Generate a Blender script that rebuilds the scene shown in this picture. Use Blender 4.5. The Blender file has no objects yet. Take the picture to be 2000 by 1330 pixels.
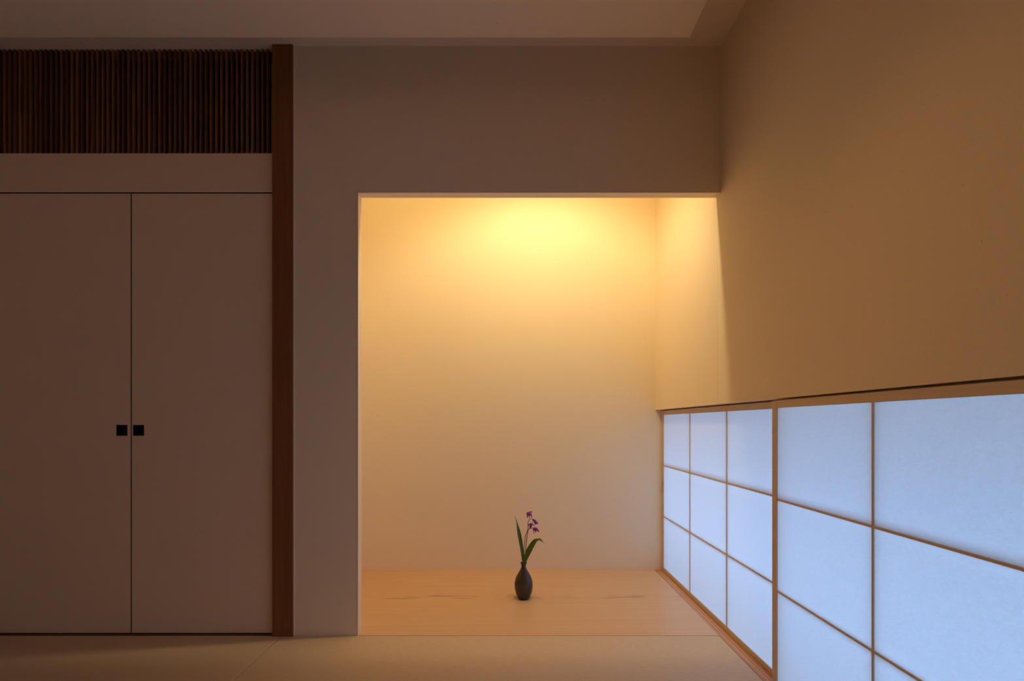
import bpy, bmesh, math, random
from mathutils import Vector, Matrix

# ------------------------------------------------------------------ camera, world, lights, exposure
sc = bpy.context.scene
C = sc.collection
H = 0.870                                   # eye height above the mats
FPX = 950.0                                 # focal length in pixels of a 2000 px wide frame
cam_d = bpy.data.cameras.new('camera')
cam = bpy.data.objects.new('camera', cam_d); C.objects.link(cam)
cam.location = (0, 0, H)
cam.rotation_euler = (math.radians(90), 0, 0)
cam_d.sensor_fit = 'HORIZONTAL'; cam_d.sensor_width = 36.0
cam_d.lens = 36.0 * FPX / 2000.0
cam_d.shift_x = (1000 - 997) / 2000.0
cam_d.shift_y = (827 - 665) / 2000.0
cam_d.clip_start = 0.02; cam_d.clip_end = 50
sc.camera = cam

sc.view_settings.view_transform = 'Standard'
sc.view_settings.look = 'None'
sc.view_settings.exposure = -0.06
sc.view_settings.gamma = 1.0
sc.view_settings.use_curve_mapping = False
sc.cycles.max_bounces = 14
sc.cycles.diffuse_bounces = 10
sc.cycles.sample_clamp_indirect = 4.0
sc.cycles.caustics_reflective = False
sc.cycles.caustics_refractive = False

world = bpy.data.worlds.new('dusk_sky'); sc.world = world
world.use_nodes = True
bgn = world.node_tree.nodes['Background']
bgn.inputs[0].default_value = (0.30, 0.46, 0.80, 1)
bgn.inputs[1].default_value = 0.1

def light(name, kind, loc, target, energy, color, **kw):
    d = bpy.data.lights.new(name, kind); d.energy = energy; d.color = color
    for k, v in kw.items(): setattr(d, k, v)
    o = bpy.data.objects.new(name, d); C.objects.link(o)
    o.location = loc
    o.rotation_euler = (Vector(target) - Vector(loc)).to_track_quat('-Z', 'Y').to_euler()
    return o
# soft blue daylight outside the low window
light('daylight', 'AREA', (1.45, 1.00, 0.39), (0.9, 1.00, 0.39), 64.0, (0.315, 0.570, 1.0),
      shape='RECTANGLE', size=4.4, size_y=0.78)
# warm lamp of the alcove, mounted high behind the lintel
LAMP = Vector((0.17, 2.115, 2.33))
light('alcove_lamp_light', 'SPOT', LAMP, (0.17, 2.90, 0.35), 31.5, (1.0, 0.77, 0.41),
      spot_size=math.radians(136), spot_blend=0.55, shadow_soft_size=0.028)
# slim warm light strip beside it, along the back of the lintel
STRIP = Vector((-0.02, 2.075, 2.36))
light('alcove_strip_light', 'AREA', STRIP, (-0.02, 2.90, 2.30), 4.5, (1.0, 0.775, 0.235), shape='RECTANGLE', size=1.7, size_y=0.02)

# dim warm fill lamp, added out of view to lift the mats and right wall
light('added_fill_light', 'SPOT', (0.15, 1.00, 2.272), (0.15, 1.00, 0), 12.0, (1.0, 0.50, 0.17),
      spot_size=math.radians(112), spot_blend=1.0, shadow_soft_size=0.035)

# ------------------------------------------------------------------ helpers
def put(o, label=None, cat=None, group=None, kind=None):
    if label: o['label'] = label
    if cat: o['category'] = cat
    if group: o['group'] = group
    if kind: o['kind'] = kind
    return o

def mesh_obj(name, bm, mat, parent=None, origin=(0, 0, 0), smooth=False):
    """bm is in world coordinates; origin is the object's world origin"""
    org = Vector(origin)
    if parent is not None: org = Vector(parent.location) if parent.parent is None else org
    bmesh.ops.translate(bm, vec=-Vector(origin) if parent is None else -Vector(W(parent)), verts=bm.verts)
    bmesh.ops.recalc_face_normals(bm, faces=bm.faces)
    me = bpy.data.meshes.new(name); bm.to_mesh(me); bm.free()
    me.materials.append(mat)
    if smooth:
        for p in me.polygons: p.use_smooth = True
    o = bpy.data.objects.new(name, me); C.objects.link(o)
    if parent is not None: o.parent = parent
    else: o.location = origin
    return o

def W(o):                                   # world origin of an (unrotated) object
    v = Vector(o.location)
    while o.parent is not None:
        o = o.parent; v += Vector(o.location)
    return v

def empty(name, loc):
    o = bpy.data.objects.new(name, None); C.objects.link(o); o.location = loc
    o.empty_display_size = 0.1
    return o

def box(bm, x0, x1, y0, y1, z0, z1, bev=0.0):
    x0, x1 = sorted((x0, x1)); y0, y1 = sorted((y0, y1)); z0, z1 = sorted((z0, z1))
    t = bmesh.new()
    bmesh.ops.create_cube(t, size=1.0)
    for v in t.verts:
        v.co = Vector(((x0 + x1) / 2 + v.co.x * (x1 - x0), (y0 + y1) / 2 + v.co.y * (y1 - y0),
                       (z0 + z1) / 2 + v.co.z * (z1 - z0)))
    if bev > 0:
        bmesh.ops.bevel(t, geom=list(t.edges), offset=bev, segments=2, profile=0.5, affect='EDGES')
    me = bpy.data.meshes.new('tmp'); t.to_mesh(me); t.free()
    bm.from_mesh(me); bpy.data.meshes.remove(me)

def B(*boxes, bev=0.0):
    bm = bmesh.new()
    for b in boxes: box(bm, *b, bev=bev)
    return bm

# ------------------------------------------------------------------ materials
class NT:
    def __init__(s, name, rough=0.6, spec=0.5):
        s.m = bpy.data.materials.new(name); s.m.use_nodes = True
        s.t = s.m.node_tree; s.n = s.t.nodes
        s.b = s.n['Principled BSDF']; s.b.inputs['Roughness'].default_value = rough
        s.b.inputs['Specular IOR Level'].default_value = spec
        s.co = s.n.new('ShaderNodeTexCoord')
    def link(s, a, b): s.t.links.new(a, b)
    def map(s, scale=(1, 1, 1), loc=(0, 0, 0), out='Object', src=None):
        m = s.n.new('ShaderNodeMapping'); m.inputs['Scale'].default_value = scale
        m.inputs['Location'].default_value = loc
        s.link(src if src else s.co.outputs[out], m.inputs[0]); return m.outputs[0]
    def noise(s, v, scale, detail=3, rough=0.5, dist=0.0):
        n = s.n.new('ShaderNodeTexNoise'); n.inputs['Scale'].default_value = scale
        n.inputs['Detail'].default_value = detail; n.inputs['Roughness'].default_value = rough
        n.inputs['Distortion'].default_value = dist
        s.link(v, n.inputs['Vector']); return n.outputs['Fac']
    def ramp(s, f, stops):
        r = s.n.new('ShaderNodeValToRGB'); e = r.color_ramp.elements
        while len(e) < len(stops): e.new(0.5)
        for i, (p, c) in enumerate(stops):
            e[i].position = p; e[i].color = (*c, 1) if len(c) == 3 else c
        s.link(f, r.inputs[0]); return r.outputs[0]
    def mix(s, f, a, b, mode='MIX'):
        m = s.n.new('ShaderNodeMix'); m.data_type = 'RGBA'; m.blend_type = mode
        for i, v in ((0, f), (6, a), (7, b)):
            if isinstance(v, (int, float)): m.inputs[i].default_value = v
            elif isinstance(v, tuple): m.inputs[i].default_value = (*v, 1)
            else: s.link(v, m.inputs[i])
        return m.outputs[2]
    def math(s, op, a, b=0.0, c=None):
        m = s.n.new('ShaderNodeMath'); m.operation = op
        for i, v in enumerate((a, b) if c is None else (a, b, c)):
            if isinstance(v, (int, float)): m.inputs[i].default_value = v
            else: s.link(v, m.inputs[i])
        return m.outputs[0]
    def bump(s, h, strength=0.2, dist=0.001):
        b = s.n.new('ShaderNodeBump'); b.inputs['Strength'].default_value = strength
        b.inputs['Distance'].default_value = dist
        s.link(h, b.inputs['Height']); s.link(b.outputs[0], s.b.inputs['Normal'])
    def color(s, c):
        if isinstance(c, tuple): s.b.inputs['Base Color'].default_value = (*c, 1)
        else: s.link(c, s.b.inputs['Base Color'])

def mat_paper(name, base, flecks=True):
    """washi-like wall covering: faint fibres, sparse tiny dark flecks"""
    n = NT(name, 0.9, 0.15)
    v = n.n.new('ShaderNodeNewGeometry').outputs['Position']      # one continuous covering over all panels
    cl = n.noise(v, 3.0, 3)
    fi = n.noise(v, 210.0, 3)
    c = n.mix(n.math('MULTIPLY', fi, 0.26), base, tuple(x * 0.62 for x in base))
    c = n.mix(n.math('MULTIPLY', cl, 0.10), c, tuple(x * 0.80 for x in base))
    if flecks:
        vo = n.n.new('ShaderNodeTexVoronoi'); vo.inputs['Scale'].default_value = 30.0
        n.link(v, vo.inputs['Vector'])
        w = n.n.new('ShaderNodeTexWhiteNoise'); n.link(vo.outputs['Position'], w.inputs['Vector'])
        rad = n.math('MULTIPLY', n.math('POWER', w.outputs['Value'], 3.5), 0.050)
        hit = n.math('LESS_THAN', vo.outputs['Distance'], rad)
        vo2 = n.n.new('ShaderNodeTexVoronoi'); vo2.inputs['Scale'].default_value = 75.0
        n.link(v, vo2.inputs['Vector'])
        w2 = n.n.new('ShaderNodeTexWhiteNoise'); n.link(vo2.outputs['Position'], w2.inputs['Vector'])
        rad2 = n.math('MULTIPLY', n.math('SUBTRACT', w2.outputs['Value'], 0.42), 0.20)
        hit2 = n.math('MULTIPLY', n.math('LESS_THAN', vo2.outputs['Distance'], rad2), n.math('MULTIPLY', n.math('FRACT', n.math('MULTIPLY', w2.outputs['Value'], 37.0)), 0.9))
        c = n.mix(n.math('MULTIPLY', hit, 0.9), c, (0.12, 0.07, 0.035))
        c = n.mix(n.math('MULTIPLY', hit2, 0.5), c, (0.30, 0.20, 0.12))
    n.color(c); n.bump(fi, 0.12, 0.0006)
    return n.m

def mat_wood(name, light_c, dark_c, axis='x', fine=1.0, rough=0.45, knots=None, contrast=1.0, spec=0.35):
    """straight-grained timber, grain along the axis"""
    n = NT(name, rough, spec)
    sc_ = {'x': (0.35, 14, 14), 'y': (14, 0.35, 14), 'z': (14, 14, 0.35)}[axis]
    v = n.map(tuple(k * fine for k in sc_))
    g1 = n.noise(v, 3.2, 4, 0.6, 0.15)
    sc2 = {'x': (0.8, 60, 60), 'y': (60, 0.8, 60), 'z': (60, 60, 0.8)}[axis]
    g2 = n.noise(n.map(tuple(k * fine for k in sc2)), 4.0, 2, 0.6)
    f = n.math('ADD', n.math('MULTIPLY', g1, 0.62), n.math('MULTIPLY', g2, 0.38))
    lo, hi = 0.5 - 0.16 / contrast, 0.5 + 0.16 / contrast
    c = n.ramp(f, [(lo, light_c), (hi, dark_c)])
    if knots: c = knots(n, c)
    n.color(c); n.bump(g2, 0.06, 0.0004)
    return n.m

M = {}
M['wall'] = mat_paper('beige_wall_paper', (0.90, 0.785, 0.62))
M['door'] = mat_paper('door_paper', (0.885, 0.725, 0.555))
M['ceiling'] = mat_paper('ceiling_paper', (0.92, 0.80, 0.655))
M['trim'] = mat_wood('pale_trim_wood', (0.86, 0.77, 0.66), (0.79, 0.68, 0.56), 'x', 1.0, 0.5)
M['trim_z'] = mat_wood('pale_trim_wood_upright', (0.86, 0.77, 0.66), (0.79, 0.68, 0.56), 'z', 1.0, 0.5)
M['post'] = mat_wood('red_cedar', (0.270, 0.110, 0.042), (0.190, 0.070, 0.026), 'z', 1.6, 0.55)
M['frame_y'] = mat_wood('shoji_cedar', (0.72, 0.58, 0.44), (0.64, 0.50, 0.36), 'y', 1.2, 0.55)
M['frame_z'] = mat_wood('shoji_cedar_upright', (0.72, 0.58, 0.44), (0.64, 0.50, 0.36), 'z', 1.2, 0.55)
M['dark'] = NT('painted_gap_shade', 0.9, 0.1); M['dark'].color((0.012, 0.009, 0.007)); M['dark'] = M['dark'].m  # near-black paint standing in for shade in the closet and door gaps
M['thresh'] = mat_wood('threshold_wood', (0.30, 0.17, 0.09), (0.22, 0.12, 0.06), 'x', 1.0, 0.55)

def sill_mat():
    n = NT('sill_cedar', 0.42, 0.4)
    v = n.map((9, 0.55, 9))
    w = n.n.new('ShaderNodeTexWave'); w.wave_type = 'BANDS'; w.bands_direction = 'X'
    w.inputs['Scale'].default_value = 2.2; w.inputs['Distortion'].default_value = 7.0
    w.inputs['Detail'].default_value = 3.0; w.inputs['Detail Scale'].default_value = 0.8
    n.link(v, w.inputs['Vector'])
    g = n.noise(n.map((70, 1.2, 70)), 4.0, 2)
    c = n.ramp(w.outputs['Fac'], [(0.0, (0.70, 0.40, 0.21)), (0.62, (0.66, 0.35, 0.15)), (0.9, (0.50, 0.21, 0.06))])
    c = n.mix(n.math('MULTIPLY', g, 0.25), c, (0.42, 0.20, 0.08))
    n.color(c); return n.m
M['sill'] = sill_mat()

def board_knots(n, c):
    """a band of darker flame streaks running the length of the plank"""
    sx = n.n.new('ShaderNodeSeparateXYZ'); n.link(n.co.outputs['Object'], sx.inputs[0])
    warp = n.noise(n.map((2.2, 0.6, 1)), 2.0, 2, 0.5)
    yy = n.math('ADD', sx.outputs['Y'], n.math('MULTIPLY', n.math('SUBTRACT', warp, 0.5), 0.05))
    d = n.math('ABSOLUTE', n.math('SUBTRACT', yy, 0.0))
    mask = n.math('SUBTRACT', 1.0, n.math('MINIMUM', n.math('DIVIDE', d, 0.045), 1.0))
    st = n.noise(n.map((2.2, 42, 1)), 2.3, 3, 0.55, 0.6)
    streak = n.n.new('ShaderNodeMapRange'); streak.inputs[1].default_value = 0.53; streak.inputs[2].default_value = 0.60
    n.link(st, streak.inputs[0])
    gaps = n.n.new('ShaderNodeMapRange'); gaps.inputs[1].default_value = 0.40; gaps.inputs[2].default_value = 0.55
    n.link(n.noise(n.map((2.4, 9, 1), (3.1, 0, 0)), 1.6, 1), gaps.inputs[0])
    f = n.math('MULTIPLY', n.math('MULTIPLY', mask, streak.outputs[0]), gaps.outputs[0])
    c = n.mix(n.math('MULTIPLY', mask, 0.14), c, (0.72, 0.50, 0.28))
    return n.mix(n.math('MULTIPLY', f, 0.85), c, (0.25, 0.115, 0.045))
M['board'] = mat_wood('hinoki_board', (0.74, 0.51, 0.31), (0.67, 0.43, 0.24), 'x', 1.0, 0.38, board_knots, 0.9, 0.4)

def tatami_mat():
    """borderless rush mat: fine ribs along the long side, irregular reeds"""
    n = NT('woven_rush', 0.75, 0.2)
    sx = n.n.new('ShaderNodeSeparateXYZ'); n.link(n.co.outputs['Object'], sx.inputs[0])
    rib = n.math('ABSOLUTE', n.math('SINE', n.math('MULTIPLY', sx.outputs['Y'], math.pi / 0.0062)))
    st = n.math('ABSOLUTE', n.math('SINE', n.math('MULTIPLY', sx.outputs['X'], math.pi / 0.0046)))
    g = n.noise(n.map((40, 260, 1)), 1.0, 3, 0.6)
    lo = n.noise(n.map((1.5, 14, 1)), 2.0, 3, 0.5)
    gr = n.noise(n.map((190, 190, 1)), 1.0, 1)
    c = n.ramp(g, [(0.30, (0.70, 0.55, 0.39)), (0.72, (0.82, 0.67, 0.50))])
    c = n.mix(n.math('MULTIPLY', lo, 0.22), c, (0.66, 0.50, 0.34))
    c = n.mix(n.math('MULTIPLY', n.math('POWER', n.math('SUBTRACT', 1.0, rib), 2.0), 0.45), c, (0.30, 0.20, 0.12))
    c = n.mix(n.math('MULTIPLY', n.math('MULTIPLY', st, gr), 0.30), c, (0.30, 0.21, 0.13))
    n.color(c)
    h = n.math('ADD', rib, n.math('MULTIPLY', n.math('MULTIPLY', st, rib), 0.5))
    n.bump(h, 0.35, 0.0010)
    return n.m
M['tatami'] = tatami_mat()

def slat_mat():
    n = NT('smoked_slats', 0.6, 0.3)
    sx = n.n.new('ShaderNodeSeparateXYZ'); n.link(n.co.outputs['Object'], sx.inputs[0])
    cell = n.math('FLOOR', n.math('DIVIDE', sx.outputs['X'], 0.02135))
    w = n.n.new('ShaderNodeTexWhiteNoise'); w.noise_dimensions = '1D'; n.link(cell, w.inputs['W'])
    g = n.noise(n.map((140, 140, 4)), 1.0, 4, 0.6, 0.4)
    c = n.ramp(w.outputs['Value'], [(0.0, (0.15, 0.070, 0.036)), (0.5, (0.25, 0.115, 0.055)), (1.0, (0.34, 0.165, 0.075))])
    c = n.mix(n.ramp(g, [(0.45, (0, 0, 0)), (0.7, (1, 1, 1))]), c, (0.11, 0.050, 0.026))
    n.color(c); return n.m
M['slat'] = slat_mat()

def shoji_paper():
    m = bpy.data.materials.new('shoji_paper'); m.use_nodes = True
    t = m.node_tree; n = t.nodes; n.clear()
    out = n.new('ShaderNodeOutputMaterial'); co = n.new('ShaderNodeTexCoord')
    nz = n.new('ShaderNodeTexNoise'); nz.inputs['Scale'].default_value = 170; nz.inputs['Detail'].default_value = 4
    nz.inputs['Roughness'].default_value = 0.7; nz.inputs['Distortion'].default_value = 1.2
    mp = n.new('ShaderNodeMapping'); mp.inputs['Scale'].default_value = (1, 0.6, 1.6)
    t.links.new(co.outputs['Object'], mp.inputs[0]); t.links.new(mp.outputs[0], nz.inputs['Vector'])
    r = n.new('ShaderNodeValToRGB')
    r.color_ramp.elements[0].position = 0.3; r.color_ramp.elements[0].color = (0.80, 0.80, 0.80, 1)
    r.color_ramp.elements[1].position = 0.75; r.color_ramp.elements[1].color = (0.95, 0.95, 0.95, 1)
    t.links.new(nz.outputs['Fac'], r.inputs[0])
    tr = n.new('ShaderNodeBsdfTranslucent'); df = n.new('ShaderNodeBsdfDiffuse'); df.inputs[0].default_value = (0.80, 0.76, 0.70, 1)
    t.links.new(r.outputs[0], tr.inputs[0])
    mx = n.new('ShaderNodeMixShader'); mx.inputs[0].default_value = 0.55
    t.links.new(df.outputs[0], mx.inputs[1]); t.links.new(tr.outputs[0], mx.inputs[2])
    t.links.new(mx.outputs[0], out.inputs[0])
    return m
M['shoji'] = shoji_paper()

def simple(name, col, rough=0.5, spec=0.5, metal=0.0, var=0.3, scale=60):
    n = NT(name, rough, spec)
    f = n.noise(n.map(), scale, 3)
    n.color(n.mix(f, tuple(x * (1 + var) for x in col), tuple(x * (1 - var) for x in col)))
    n.b.inputs['Metallic'].default_value = metal
    return n.m
M['black_metal'] = simple('blackened_metal', (0.018, 0.018, 0.020), 0.45, 0.5, 0.6)
M['brass'] = simple('dark_recess_wood', (0.20, 0.10, 0.05), 0.6)
M['lamp'] = simple('lamp_white_metal', (0.7, 0.68, 0.64), 0.4)

# ------------------------------------------------------------------ dimensions
YW = 1.995           # front face of the alcove wall
YB = 2.899           # back wall of the alcove
XR = 0.863           # right wall
XL = -2.75           # left wall
ZC = 2.418           # ceiling
YR = -1.72           # wall behind the camera
XJ = -0.628          # left edge of the alcove opening
ZL = 1.819           # underside of the lintel
ZW = 0.951           # lower edge of the right wall above the shoji
PX0, PX1 = -0.973, -0.889   # cedar post

def S(name, bm, mat, label, cat):
    o = mesh_obj(name, bm, mat); return put(o, label, cat, kind='structure')

S('floor', B((XL - 0.1, 1.05, YR - 0.1, YB + 0.12, -0.15, -0.0305)), M['thresh'],
  'timber subfloor hidden under the woven mats and the alcove board', 'floor')
S('ceiling', B((XL - 0.1, 1.08, YR - 0.1, YB + 0.12, ZC, ZC + 0.12)), M['ceiling'],
  'beige papered ceiling margin around the large hanging panel', 'ceiling')
S('wall_left', B((XL - 0.1, XL, YR - 0.1, 2.16, -0.03, ZC)), M['wall'],
  'plain beige wall at the left end of the room', 'wall')
S('wall_rear', B((XL, 1.05, YR - 0.1, YR, -0.03, ZC)), M['wall'],
  'plain beige wall opposite the alcove', 'wall')
# front wall of the alcove: pier beside the post and lintel above the opening
bm = bmesh.new()
prof = [(PX1 - 0.02, -0.03), (XJ, -0.03), (XJ, ZL), (XR, ZL), (XR, ZC), (PX1 - 0.02, ZC)]
lo = [bm.verts.new((x, YW, z)) for x, z in prof]; hi = [bm.verts.new((x, YW + 0.042, z)) for x, z in prof]
bm.faces.new(lo); bm.faces.new(hi[::-1])
for i in range(6): bm.faces.new((lo[i], lo[(i + 1) % 6], hi[(i + 1) % 6], hi[i]))
S('wall_front', bm, M['wall'], 'beige papered pier and deep lintel framing the alcove opening', 'wall')
S('wall_back', B((PX0 - 0.03, 1.08, YB, YB + 0.12, -0.03, ZC)), M['wall'],
  'lamp-washed beige back wall inside the alcove behind the vase', 'wall')
S('wall_alcove_left', B((PX0 - 0.03, PX0 + 0.015, YW + 0.0455, YB, -0.03, ZC)), M['wall'],
  'beige side wall inside the alcove, behind the pier', 'wall')
S('wall_right', B((XR, 1.08, YR, 2.0268, ZW, ZC), (XR, 1.08, 2.0274, YB, ZW, ZC), (XR, 1.08, YR, -0.95, -0.03, ZW)), M['wall'],
  'tall beige papered right wall running above the translucent low window', 'wall')
# lined edges of the alcove opening
S('trim_1', B((XJ - 0.004, XR, YW - 0.0015, YW + 0.0445, ZL - 0.0035, ZL + 0.0005), bev=0.0006), M['trim'],
  'thin pale wood lining under the lintel of the alcove opening', 'trim')
S('trim_2', B((XJ - 0.0005, XJ + 0.0035, YW - 0.0015, YW + 0.0445, -0.001, ZL - 0.0035), bev=0.0006), M['trim_z'],
  'thin pale upright lining on the left jamb of the alcove opening', 'trim')
# closet bay at the left
YD = YW + 0.015
S('wall_closet_header', B((XL, PX0, YD, YD + 0.03, 1.825, 1.986)), M['door'],
  'beige papered header band between the dark slats and the closet doors', 'wall')
S('closet_shade_lining', B((XL, PX0 - 0.03, YD + 0.12, YD + 0.16, -0.03, ZC), (XL, PX0 - 0.03, YD + 0.034, YD + 0.12, ZC - 0.04, ZC - 0.0005),
  (XL, PX0 - 0.001, YD + 0.0305, YD + 0.12, -0.001, 1.984)), M['dark'],  # dark lining and filler blocks, painted as the closet's shade
  'near-black lining painted as closet shade behind doors and slats', 'wall')
S('trim_3', B((XL, PX0, YW, YD + 0.11, -0.03, -0.0025), bev=0.0008), M['thresh'],
  'narrow brown wooden threshold under the closet doors', 'threshold')

# hanging ceiling panel
put(mesh_obj('ceiling_panel', B((XL + 0.20, 0.660, YR + 0.20, 1.790, ZC - 0.128, ZC - 0.112), bev=0.0008), M['ceiling'],
             origin=(0, 0, 0)), 'broad pale papered panel hanging below the ceiling, its edges clear of the walls', 'ceiling panel')
pan = bpy.data.objects['ceiling_panel']
for i, (hx, hy) in enumerate(((-2.2, 1.3), (0.3, 1.3), (-2.2, -1.2), (0.3, -1.2), (-0.95, 0.1))):
    mesh_obj('hanger', B((hx - 0.02, hx + 0.02, hy - 0.02, hy + 0.02, ZC - 0.1125, ZC)), M['trim'], pan)

# ------------------------------------------------------------------ cedar post
post = mesh_obj('wooden_post', B((PX0, PX1, YW - 0.011, YW + 0.045, -0.002, ZC), bev=0.0018), M['post'], origin=((PX0 + PX1) / 2, YW, 0))
put(post, 'reddish brown square cedar post standing between closet doors and alcove pier', 'post')

S('trim_7', B((PX1 + 0.0002, PX1 + 0.0036, YW - 0.0055, YW + 0.002, -0.001, ZC - 0.0005), bev=0.0008), M['trim_z'],
  'hairline pale bead where the cedar post meets the papered pier', 'trim')

# ------------------------------------------------------------------ closet doors with recessed square pulls
def edge_faces(o, test):
    """gap shade painted onto the narrow faces of a papered panel"""
    o.data.materials.append(M['dark'])  # near-black faces make the gaps around doors read as shade
    for p in o.data.polygons:
        if test(p.center, p.normal): p.material_index = 1
edge_faces(bpy.data.objects['wall_closet_header'], lambda p, n: n.z < -0.9)
def door(name, x0, x1, pull_x, label, lip):
    """papered panel with a real square recess holding a black metal cup"""
    z0, z1 = 0.0045, 1.8200; ps = 0.0225; pz = H - 13.5 * 0.002116
    bm = bmesh.new()
    y0, y1 = YD, YD + 0.028
    a, b = pull_x - ps, pull_x + ps; c, d = pz - ps, pz + ps
    for q in ((x0, a, z0, z1), (b, x1, z0, z1), (a, b, z0, c), (a, b, d, z1)):
        box(bm, q[0], q[1], y0, y1, q[2], q[3])
    bmesh.ops.remove_doubles(bm, verts=bm.verts, dist=1e-6)
    o = mesh_obj(name, bm, M['door'], origin=((x0 + x1) / 2, YD, 0))
    put(o, label, 'door', kind='structure')
    edge_faces(o, lambda p, n: abs(n.y) < 0.1 and (abs(p.x + o.location.x - x0) < 1e-4 or abs(p.x + o.location.x - x1) < 1e-4
               or abs(p.z - z1) < 1e-4 or abs(p.z - z0) < 1e-4))
    cup = bmesh.new(); w = 0.0022; e = 0.0003
    box(cup, a + e, b - e, y0 + 0.018, y0 + 0.020, c + e, d - e)
    box(cup, a + e, a + w, y0 - 0.0012, y0 + 0.018, c + e, d - e)
    box(cup, b - w, b - e, y0 - 0.0012, y0 + 0.018, c + e, d - e)
    box(cup, a + w, b - w, y0 - 0.0012, y0 + 0.018, c + e, c + w)
    box(cup, a + w, b - w, y0 - 0.0012, y0 + 0.018, d - w, d - e)
    # finger lip on the side of the cup next to the meeting edge
    lx = (b - w - 0.014, b - w) if lip > 0 else (a + w, a + w + 0.014)
    box(cup, lx[0], lx[1], y0 + 0.006, y0 + 0.010, c + w, d - w)
    mesh_obj('door_pull', cup, M['black_metal'], o)
    return o
door('door_1', -1.5650, PX0 - 0.0005, (270.8 - 997) * 0.002116,
     'beige papered closet door beside the cedar post, black square pull at its left edge', -1)
door('door_2', -2.160, -1.5690, (238.3 - 997) * 0.002116,
     'beige papered closet door at the photo\'s left edge, black square pull at its right edge', 1)
door('door_3', XL + 0.001, -2.163, XL + 0.08, 'closet door farthest left, against the end wall', -1)

# ------------------------------------------------------------------ slatted screen above the closet
sl = empty('slatted_transom', ((XL + PX0) / 2, YD, 1.986))
put(sl, 'dark smoked wooden slat screen over the closet doors, reaching up to the ceiling', 'slatted screen')
bm = bmesh.new(); random.seed(4)
pitch = 0.02135; x = PX0 - 0.0105; k = 0
while x > XL + 0.01:
    wv = 0.0086 + random.uniform(-0.0007, 0.0007); dy = random.uniform(0, 0.0015)
    box(bm, x - wv / 2, x + wv / 2, YD + dy, YD + 0.0145, 1.9865, ZC - 0.0005, bev=0.0016)
    x -= pitch
mesh_obj('slats', bm, M['slat'], sl)
mesh_obj('rail', B((XL, PX0, YD + 0.016, YD + 0.032, ZC - 0.030, ZC - 0.001), (XL, PX0, YD + 0.016, YD + 0.032, 1.987, 2.002)), M['slat'], sl)

# ------------------------------------------------------------------ alcove board, sill, mats
brd = mesh_obj('alcove_board', B((PX0 + 0.016, 0.8565, YW + 0.0005, YB - 0.0005, -0.0295, 0.0), bev=0.0008), M['board'], origin=(0, 2.445, 0))
put(brd, 'wide pale wooden board with flame streaks forming the alcove floor under the vase', 'floorboard')
bm = B((0.8575, 0.899, -0.95, YB - 0.0005, -0.0295, 0.0), (0.899, 0.940, -0.95, YB - 0.0005, -0.0295, -0.006),
       (0.940, 1.06, -0.95, YB - 0.0005, -0.0295, 0.0))
S('trim_4', bm, M['sill'], 'orange toned wooden sill with flamed grain along the foot of the paper screens', 'sill')
# head of the low window; unseen pieces added to stop daylight leaking over the screens
S('trim_5', B((0.945, 1.06, -0.95, YB - 0.0005, 0.905, ZW - 0.0005)), M['frame_y'], 'wooden head rail behind the tops of the paper screens', 'trim')
S('trim_6', B((0.8985, 0.9448, 0.37, 1.584, 0.925, ZW - 0.0005), (0.9335, 0.9448, 1.584, YB - 0.0005, 0.925, ZW - 0.0005), (0.9335, 0.9448, -0.95, 0.37, 0.925, ZW - 0.0005)), M['frame_y'], 'unseen filler added under the head rail to block daylight over the paper screens', 'trim')

def mat_thing(x0, x1, y0, y1, label):
    g = 0.0014
    o = mesh_obj('tatami_mat', B((x0 + g, x1 - g, y0 + g, y1 - g, -0.0300, 0.0), bev=0.0022), M['tatami'],
                 origin=((x0 + x1) / 2, (y0 + y1) / 2, -0.03))
    return put(o, label, 'tatami mat', 'borderless tatami mats covering the floor')
xs = (0.857, -0.937, XL); ys = (YW, 1.095, 0.195, -0.705, YR)
names = {(0, 0): 'beige borderless tatami mat in front of the alcove, right of the floor seam',
         (0, 1): 'beige borderless tatami mat in front of the closet doors, left of the floor seam'}
for r in range(4):
    for c in range(2):
        lab = names.get((r, c)) or 'borderless tatami mat in row %s behind the ones at the alcove, %s side' % (('two', 'three', 'four')[r - 1], ('right', 'left')[c])
        mat_thing(xs[c + 1], xs[c], ys[r + 1], ys[r], lab)

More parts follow.
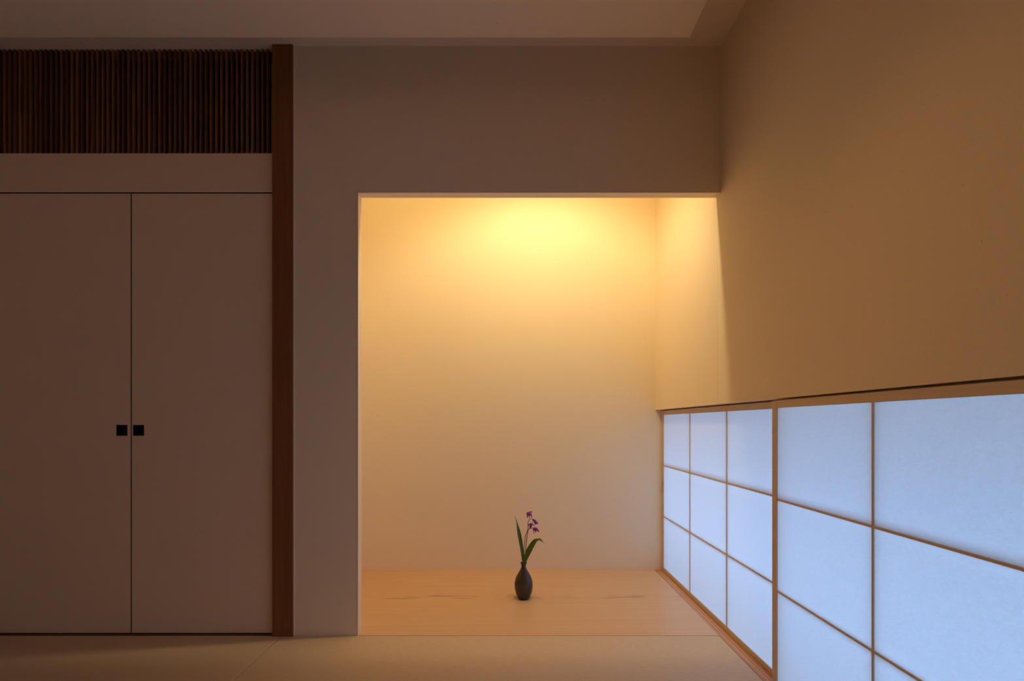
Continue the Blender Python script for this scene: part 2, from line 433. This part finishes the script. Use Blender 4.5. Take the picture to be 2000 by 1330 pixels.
# ------------------------------------------------------------------ shoji screens
def shoji(xf, y_far, n_cols, z0, z1, label, pull=None):
    """xf: room side face; runs from y_far towards the camera"""
    st = 0.027; pw = 0.418; mw = 0.0062; th = 0.030
    y_near = y_far - 2 * st - n_cols * pw
    rt = 0.0245; rb = 0.0250
    root = empty('shoji_screen', (xf + th / 2, (y_far + y_near) / 2, z0))
    put(root, label, 'paper screen', 'sliding paper screens of the low window')
    # stiles
    for a, b, pl in ((y_far - st, y_far, pull == 'far'), (y_near, y_near + st, pull == 'near')):
        bm = bmesh.new()
        if pl:                                     # stile with a slot for the finger pull
            zc = 0.87 - 0.380; hh = 0.032; yc = (a + b) / 2; hw = 0.0075
            box(bm, xf, xf + th, a, b, z0, zc - hh); box(bm, xf, xf + th, a, b, zc + hh, z1)
            box(bm, xf, xf + th, a, yc - hw, zc - hh, zc + hh); box(bm, xf, xf + th, yc + hw, b, zc - hh, zc + hh)
            bmesh.ops.remove_doubles(bm, verts=bm.verts, dist=1e-6)
        else:
            box(bm, xf, xf + th, a, b, z0, z1, bev=0.0008)
        s = mesh_obj('stile', bm, M['frame_z'], root)
        if pl:
            p = mesh_obj('finger_pull', B((xf + 0.006, xf + 0.008, yc - hw, yc + hw, zc - hh, zc + hh)), M['brass'], s)
            p['label'] = 'dark oblong finger recess'
    ya, yb = y_near + st, y_far - st
    for a, b in ((z0, z0 + rb), (z1 - rt, z1)):
        mesh_obj('rail', B((xf + 0.0004, xf + th - 0.0004, ya, yb, a, b), bev=0.0006), M['frame_y'], root)
    za, zb = z0 + rb, z1 - rt
    xp = xf + 0.0038                                # plane of the paper
    for i in range(1, n_cols):
        yc = yb - i * pw
        mesh_obj('upright_muntin', B((xf + 0.0015, xp, yc - mw / 2, yc + mw / 2, za, zb), (xp + 0.0006, xf + 0.026, yc - mw / 2, yc + mw / 2, za, zb)), M['frame_z'], root)
    for i in (1, 2):
        zc = za + (zb - za) * i / 3
        mesh_obj('level_muntin', B((xf + 0.0013, xp, ya, yb, zc - mw / 2, zc + mw / 2), (xp + 0.0006, xf + 0.0262, ya, yb, zc - mw / 2, zc + mw / 2)), M['frame_y'], root)
    mesh_obj('paper', B((xp, xp + 0.0004, ya, yb, za, zb)), M['shoji'], root)
    return root
shoji(0.902, YB - 0.0005, 3, -0.004, 0.945, 'farther paper screen of the low window, reaching into the alcove behind the nearer screen', 'far')
shoji(0.867, 1.612, 3, 0.0005, 0.945, 'nearer paper screen of the low window, cut by the photo\'s right edge')

shoji(0.902, 0.3580, 3, -0.004, 0.945, 'unseen third paper screen added to the low window, level with the camera')  # out of view, added for more blue light on the closet doors

# ------------------------------------------------------------------ alcove lamp (hidden behind the lintel)
lamp = empty('alcove_lamp', (LAMP.x, LAMP.y, ZC))
put(lamp, 'small white ceiling spotlight behind the alcove lintel', 'lamp')
def cyl(bm, p, q, r0, r1, seg=24, caps=True):
    p, q = Vector(p), Vector(q); d = (q - p)
    m = Matrix.Translation((p + q) / 2) @ d.to_track_quat('Z', 'Y').to_matrix().to_4x4()
    bmesh.ops.create_cone(bm, cap_ends=caps, segments=seg, radius1=r0, radius2=r1, depth=d.length, matrix=m)
bm = bmesh.new(); cyl(bm, (LAMP.x, LAMP.y, ZC - 0.006), (LAMP.x, LAMP.y, ZC), 0.035, 0.035); mesh_obj('ceiling_plate', bm, M['lamp'], lamp)
aim = (Vector((0.17, 2.90, 0.35)) - LAMP).normalized()
bm = bmesh.new(); cyl(bm, LAMP - aim * 0.055, LAMP - aim * 0.022, 0.030, 0.032); mesh_obj('lamp_head', bm, M['lamp'], lamp)
bm = bmesh.new(); cyl(bm, (LAMP.x, LAMP.y, ZC - 0.006), LAMP - aim * 0.045, 0.006, 0.006, 12); mesh_obj('lamp_arm', bm, M['lamp'], lamp)

sd = Vector((0, 0.825, -0.56)).normalized()
bm = B((-0.88, 0.84, 2.0385, 2.0600, 2.335, 2.372)); strip = mesh_obj('light_strip', bm, M['lamp'], origin=(-0.02, 2.04, 2.335))
put(strip, 'slim warm light strip along the back of the lintel', 'light strip')

# invented fixture for the added fill lamp, out of view in the hanging panel
dl = empty('added_fill_fixture', (0.15, 1.00, ZC - 0.1285))
put(dl, 'invented round white fixture of the added fill lamp in the hanging ceiling panel', 'added_fill_fixture')
bm = bmesh.new(); n_ = 40; R0 = [(0.040, -0.0005), (0.050, -0.0005), (0.050, -0.004), (0.040, -0.006)]
rr = [[bm.verts.new((0.15 + r * math.cos(2 * math.pi * i / n_), 1.0 + r * math.sin(2 * math.pi * i / n_), ZC - 0.128 + z)) for i in range(n_)] for r, z in R0]
for a, b in zip(rr, rr[1:] + rr[:1]):
    for i in range(n_): bm.faces.new((a[i], a[(i + 1) % n_], b[(i + 1) % n_], b[i]))
mesh_obj('bezel', bm, M['lamp'], dl)
bm = bmesh.new(); cyl(bm, (0.15, 1.0, ZC - 0.1305), (0.15, 1.0, ZC - 0.1285), 0.0398, 0.0398, 40); mesh_obj('lamp_lens', bm, M['lamp'], dl)

# ------------------------------------------------------------------ vase
VX, VY = 0.0655, 2.420
K = 2.420 / FPX                              # metres per photo pixel at the vase
def vase_mat():
    n = NT('dark_bronze', 0.40, 0.5)
    v = n.map()
    a = n.noise(v, 55, 4, 0.6); b = n.noise(v, 16, 3)
    c = n.ramp(a, [(0.3, (0.028, 0.022, 0.018)), (0.7, (0.095, 0.066, 0.046))])
    c = n.mix(n.math('MULTIPLY', b, 0.5), c, (0.022, 0.024, 0.030))
    n.color(c)
    n.b.inputs['Metallic'].default_value = 0.25
    n.link(n.ramp(a, [(0.3, (0.42,) * 3), (0.7, (0.26,) * 3)]), n.b.inputs['Roughness'])
    n.bump(a, 0.25, 0.0008)
    return n.m
M['vase'] = vase_mat()
prof_px = [(0, 0.0), (9.6, 0.0), (11.2, 0.9), (12.9, 4.0), (15.3, 10.0), (17.2, 17.5), (18.1, 25.5), (17.6, 32.5), (16.2, 38.5),
           (13.6, 44.5), (9.9, 50.5), (6.6, 56.0), (4.9, 60.0), (4.4, 63.5), (4.6, 66.0), (5.6, 68.0), (6.6, 69.3), (6.7, 70.0),
           (6.2, 70.3), (5.2, 69.4), (3.9, 67.0), (3.5, 63.0), (4.1, 58.0), (8.0, 51.0), (12.6, 43.0), (15.0, 30.0), (13.0, 14.0), (8.0, 5.0), (0, 4.0)]
bm = bmesh.new(); seg = 64; rings = []
for r, z in prof_px:
    z = z * K * 0.995; r = r * K
    if r == 0: rings.append([bm.verts.new((VX, VY, z + 0.0004))])
    else: rings.append([bm.verts.new((VX + r * math.cos(2 * math.pi * i / seg), VY + r * math.sin(2 * math.pi * i / seg), z + 0.0004)) for i in range(seg)])
for a, b in zip(rings, rings[1:]):
    for i in range(seg):
        j = (i + 1) % seg
        if len(a) == 1: bm.faces.new((a[0], b[i], b[j]))
        elif len(b) == 1: bm.faces.new((a[i], a[j], b[0]))
        else: bm.faces.new((a[i], a[j], b[j], b[i]))
vase = mesh_obj('vase', bm, M['vase'], origin=(VX, VY, 0.0), smooth=True)
ss = vase.modifiers.new('smooth', 'SUBSURF'); ss.levels = 1; ss.render_levels = 2
put(vase, 'small dark metal bottle vase with narrow neck on the alcove board', 'vase')

# ------------------------------------------------------------------ orchid sprig in the vase
def pp(px, py, dy=0.0):                      # a photo pixel at the sprig's distance (plus dy)
    Y = VY + dy; s = Y / FPX
    return Vector(((px - 997) * s, Y, H + (827 - py) * s))
def plant_mat(name, c0, c1, rough=0.45, scale=(300, 300, 8), trans=0.0):
    n = NT(name, rough, 0.35)
    f = n.noise(n.map(scale), 1.0, 3)
    n.color(n.ramp(f, [(0.35, c0), (0.65, c1)]))
    if trans:
        tr = n.n.new('ShaderNodeBsdfTranslucent'); tr.inputs[0].default_value = (*c1, 1)
        mx = n.n.new('ShaderNodeMixShader'); mx.inputs[0].default_value = trans
        n.link(n.b.outputs[0], mx.inputs[1]); n.link(tr.outputs[0], mx.inputs[2])
        n.link(mx.outputs[0], n.n['Material Output'].inputs[0])
    return n.m
M['leaf'] = plant_mat('leaf_green', (0.075, 0.130, 0.022), (0.130, 0.200, 0.035), 0.5, (350, 350, 10), 0.15)
M['stem'] = plant_mat('stem_purple_brown', (0.075, 0.035, 0.025), (0.12, 0.065, 0.035), 0.6)
M['petal'] = plant_mat('petal_magenta', (0.26, 0.025, 0.36), (0.46, 0.06, 0.52), 0.5, (260, 260, 90), 0.25)
M['lip'] = plant_mat('lip_purple', (0.10, 0.008, 0.13), (0.20, 0.02, 0.26), 0.5, (300, 300, 120), 0.1)

sprig = empty('orchid_sprig', (VX, VY, 0.135))
put(sprig, 'purple ground orchid sprig with two long green leaves standing in the dark vase', 'flower sprig')

def catmull(pts, n):
    out = []; P = [pts[0]] + list(pts) + [pts[-1]]
    for i in range(1, len(P) - 2):
        for k in range(n):
            t = k / n; a, b, c, d = P[i - 1], P[i], P[i + 1], P[i + 2]
            out.append(0.5 * ((2 * b) + (c - a) * t + (2 * a - 5 * b + 4 * c - d) * t * t + (3 * b - a - 3 * c + d) * t ** 3))
    out.append(pts[-1].copy()); return out

def tube(name, pts, radii, mat, parent, seg=10, n=6):
    P = catmull(pts, n); m = len(P)
    R = [radii[0] + (radii[1] - radii[0]) * i / (m - 1) for i in range(m)]
    bm = bmesh.new(); rings = []
    up = Vector((0, 1, 0))
    for i, p in enumerate(P):
        t = (P[min(i + 1, m - 1)] - P[max(i - 1, 0)]).normalized()
        u = t.cross(up).normalized(); v = u.cross(t)
        rings.append([bm.verts.new(p + (u * math.cos(2 * math.pi * k / seg) + v * math.sin(2 * math.pi * k / seg)) * R[i]) for k in range(seg)])
    for a, b in zip(rings, rings[1:]):
        for k in range(seg): bm.faces.new((a[k], a[(k + 1) % seg], b[(k + 1) % seg], b[k]))
    bm.faces.new(rings[0][::-1]); bm.faces.new(rings[-1])
    return mesh_obj(name, bm, mat, parent, smooth=True)

def blade(name, left, right, mat, parent, fold=0.35, thick=0.0006, n=5, across=6, sgn=1):
    """leaf or petal between two edge lines, keeled along its midrib, with real thickness"""
    L = catmull(left, n); R = catmull(right, n)
    bm = bmesh.new(); top = []; bot = []
    for i, (l, r) in enumerate(zip(L, R)):
        w = (r - l).length; a = []; b = []
        for k in range(across + 1):
            t = k / across
            keel = (1 - abs(2 * t - 1)) * fold * w * sgn
            p = l.lerp(r, t) + Vector((0, keel, 0))
            th = thick * (0.35 + 0.65 * math.sin(math.pi * t)) * min(1, 0.3 + w / 0.006)
            a.append(bm.verts.new(p + Vector((0, -th / 2, 0)))); b.append(bm.verts.new(p + Vector((0, th / 2, 0))))
        top.append(a); bot.append(b)
    m = len(top)
    for i in range(m - 1):
        for k in range(across):
            bm.faces.new((top[i][k], top[i][k + 1], top[i + 1][k + 1], top[i + 1][k]))
            bm.faces.new((bot[i][k], bot[i + 1][k], bot[i + 1][k + 1], bot[i][k + 1]))
        bm.faces.new((top[i][0], top[i + 1][0], bot[i + 1][0], bot[i][0]))
        bm.faces.new((top[i][across], bot[i][across], bot[i + 1][across], top[i + 1][across]))
    bm.faces.new(top[0][::-1] + bot[0]); bm.faces.new(top[-1] + bot[-1][::-1])
    bmesh.ops.remove_doubles(bm, verts=bm.verts, dist=1e-5)
    return mesh_obj(name, bm, mat, parent, smooth=True)

def q(x, y): return 990 + x / 12.09, 1000 + y / 12.09         # from an enlarged crop of the photo
def P2(lst, d0=0.0, d1=0.0):
    n = len(lst) - 1
    return [pp(*q(x, y), d0 + (d1 - d0) * i / n) for i, (x, y) in enumerate(lst)]
# leaves (edges run from the vase mouth to the tip)
blade('leaf', P2([(392, 1420), (372, 1250), (352, 1120), (310, 850), (268, 630), (238, 430), (222, 250), (180, 78)], -0.002, -0.02),
      P2([(400, 1420), (402, 1250), (408, 1110), (388, 850), (355, 620), (312, 430), (246, 240), (184, 76)], -0.002, -0.012), M['leaf'], sprig, 0.22)
blade('leaf', P2([(396, 1420), (386, 1250), (396, 1090), (448, 910), (535, 760), (638, 645), (740, 626), (800, 628), (888, 742)], -0.003, -0.030),
      P2([(425, 1420), (440, 1250), (492, 1110), (560, 980), (625, 850), (680, 745), (742, 672), (806, 690), (892, 740)], -0.003, -0.045), M['leaf'], sprig, 0.16)
# flowering stems
tube('stem', P2([(405, 1420), (404, 1200), (402, 960), (408, 790), (434, 580), (485, 450), (500, 380), (499, 300), (502, 240), (518, 200), (538, 172)], 0.003, 0.0),
     (0.0020, 0.0013), M['stem'], sprig)
tube('stem', P2([(425, 1420), (432, 1200), (440, 960), (455, 760), (478, 560), (500, 440), (522, 398), (560, 388), (600, 380), (628, 384)], 0.006, 0.002),
     (0.0024, 0.0011), M['stem'], sprig)

def g(x, y): return 1020 + x / 22.16, 990 + y / 22.16
def flower(petals, lips, stalk=None):
    f = empty('flower', (0, 0, 0)); f.parent = sprig
    c = pp(*g(*petals[0][0][0])); f.location = c - Vector(sprig.location)
    for mid, w, d in petals:
        _petal('petal', mid, w, d, M['petal'], f)
    for mid, w, d in lips:
        _petal('lip', mid, w, d, M['lip'], f)
    if stalk: tube('flower_stalk', [pp(*g(*s), 0.0) for s in stalk], (0.0010, 0.0010), M['stem'], f, 8, 4)
def _petal(nm, mid, w, d, mat, f):
    """mid: centre line in crop pixels; w: greatest width in crop pixels; d: reach in depth (m)"""
    c = catmull([Vector((a, b, 0)) for a, b in mid], 4); m = len(c); L = []; R = []
    for i, p in enumerate(c):
        t = i / (m - 1); tg = (c[min(i + 1, m - 1)] - c[max(i - 1, 0)]).normalized()
        nr = Vector((-tg.y, tg.x, 0)); ww = w / 2 * max(0.10, math.sin(math.pi * min(1, 0.12 + t * 0.86)) ** 0.8)
        dd = d * math.sin(t * math.pi / 2)
        L.append(pp(*g(p.x - nr.x * ww, p.y - nr.y * ww), dd)); R.append(pp(*g(p.x + nr.x * ww, p.y + nr.y * ww), dd))
    blade(nm, L, R, mat, f, 0.28, 0.0006, 2, 4, -1 if d < 0 else 1)
flower([([(300, 240), (240, 300), (222, 400), (235, 490)], 62, -0.006), ([(300, 240), (360, 280), (398, 380), (412, 488)], 58, -0.006),
        ([(300, 245), (230, 255), (172, 310)], 52, 0.008), ([(290, 240), (360, 212), (452, 230)], 50, 0.006),
        ([(300, 235), (330, 300), (345, 390)], 90, -0.010)],
       [([(295, 250), (292, 330), (305, 432)], 86, -0.012)], [(322, 545), (318, 480), (308, 400)])
flower([([(440, 535), (520, 600), (600, 680), (672, 752)], 105, -0.006), ([(440, 535), (540, 580), (640, 680), (680, 735)], 70, 0.004),
        ([(445, 540), (520, 640), (600, 780)], 70, -0.003)],
       [([(480, 580), (540, 660), (548, 752)], 60, -0.002)], [(325, 545), (370, 515), (415, 518), (445, 540)])
flower([([(345, 725), (285, 770), (262, 850), (258, 935)], 46, -0.004), ([(340, 722), (400, 718), (470, 770), (550, 832)], 52, -0.008),
        ([(350, 725), (400, 750), (440, 790)], 66, -0.010)],
       [([(350, 730), (370, 820), (352, 925)], 96, -0.008)], [(275, 960), (310, 925), (330, 860), (345, 780)])
flower([([(465, 925), (560, 950), (660, 1010), (738, 1098)], 92, -0.006), ([(465, 925), (560, 920), (640, 950), (700, 1040)], 70, 0.004),
        ([(465, 925), (484, 1020), (500, 1170)], 34, -0.004), ([(540, 980), (575, 1050), (568, 1140)], 26, -0.002)],
       [([(500, 940), (560, 1010), (605, 1082)], 76, -0.010)], [(395, 925), (430, 910), (470, 925)])
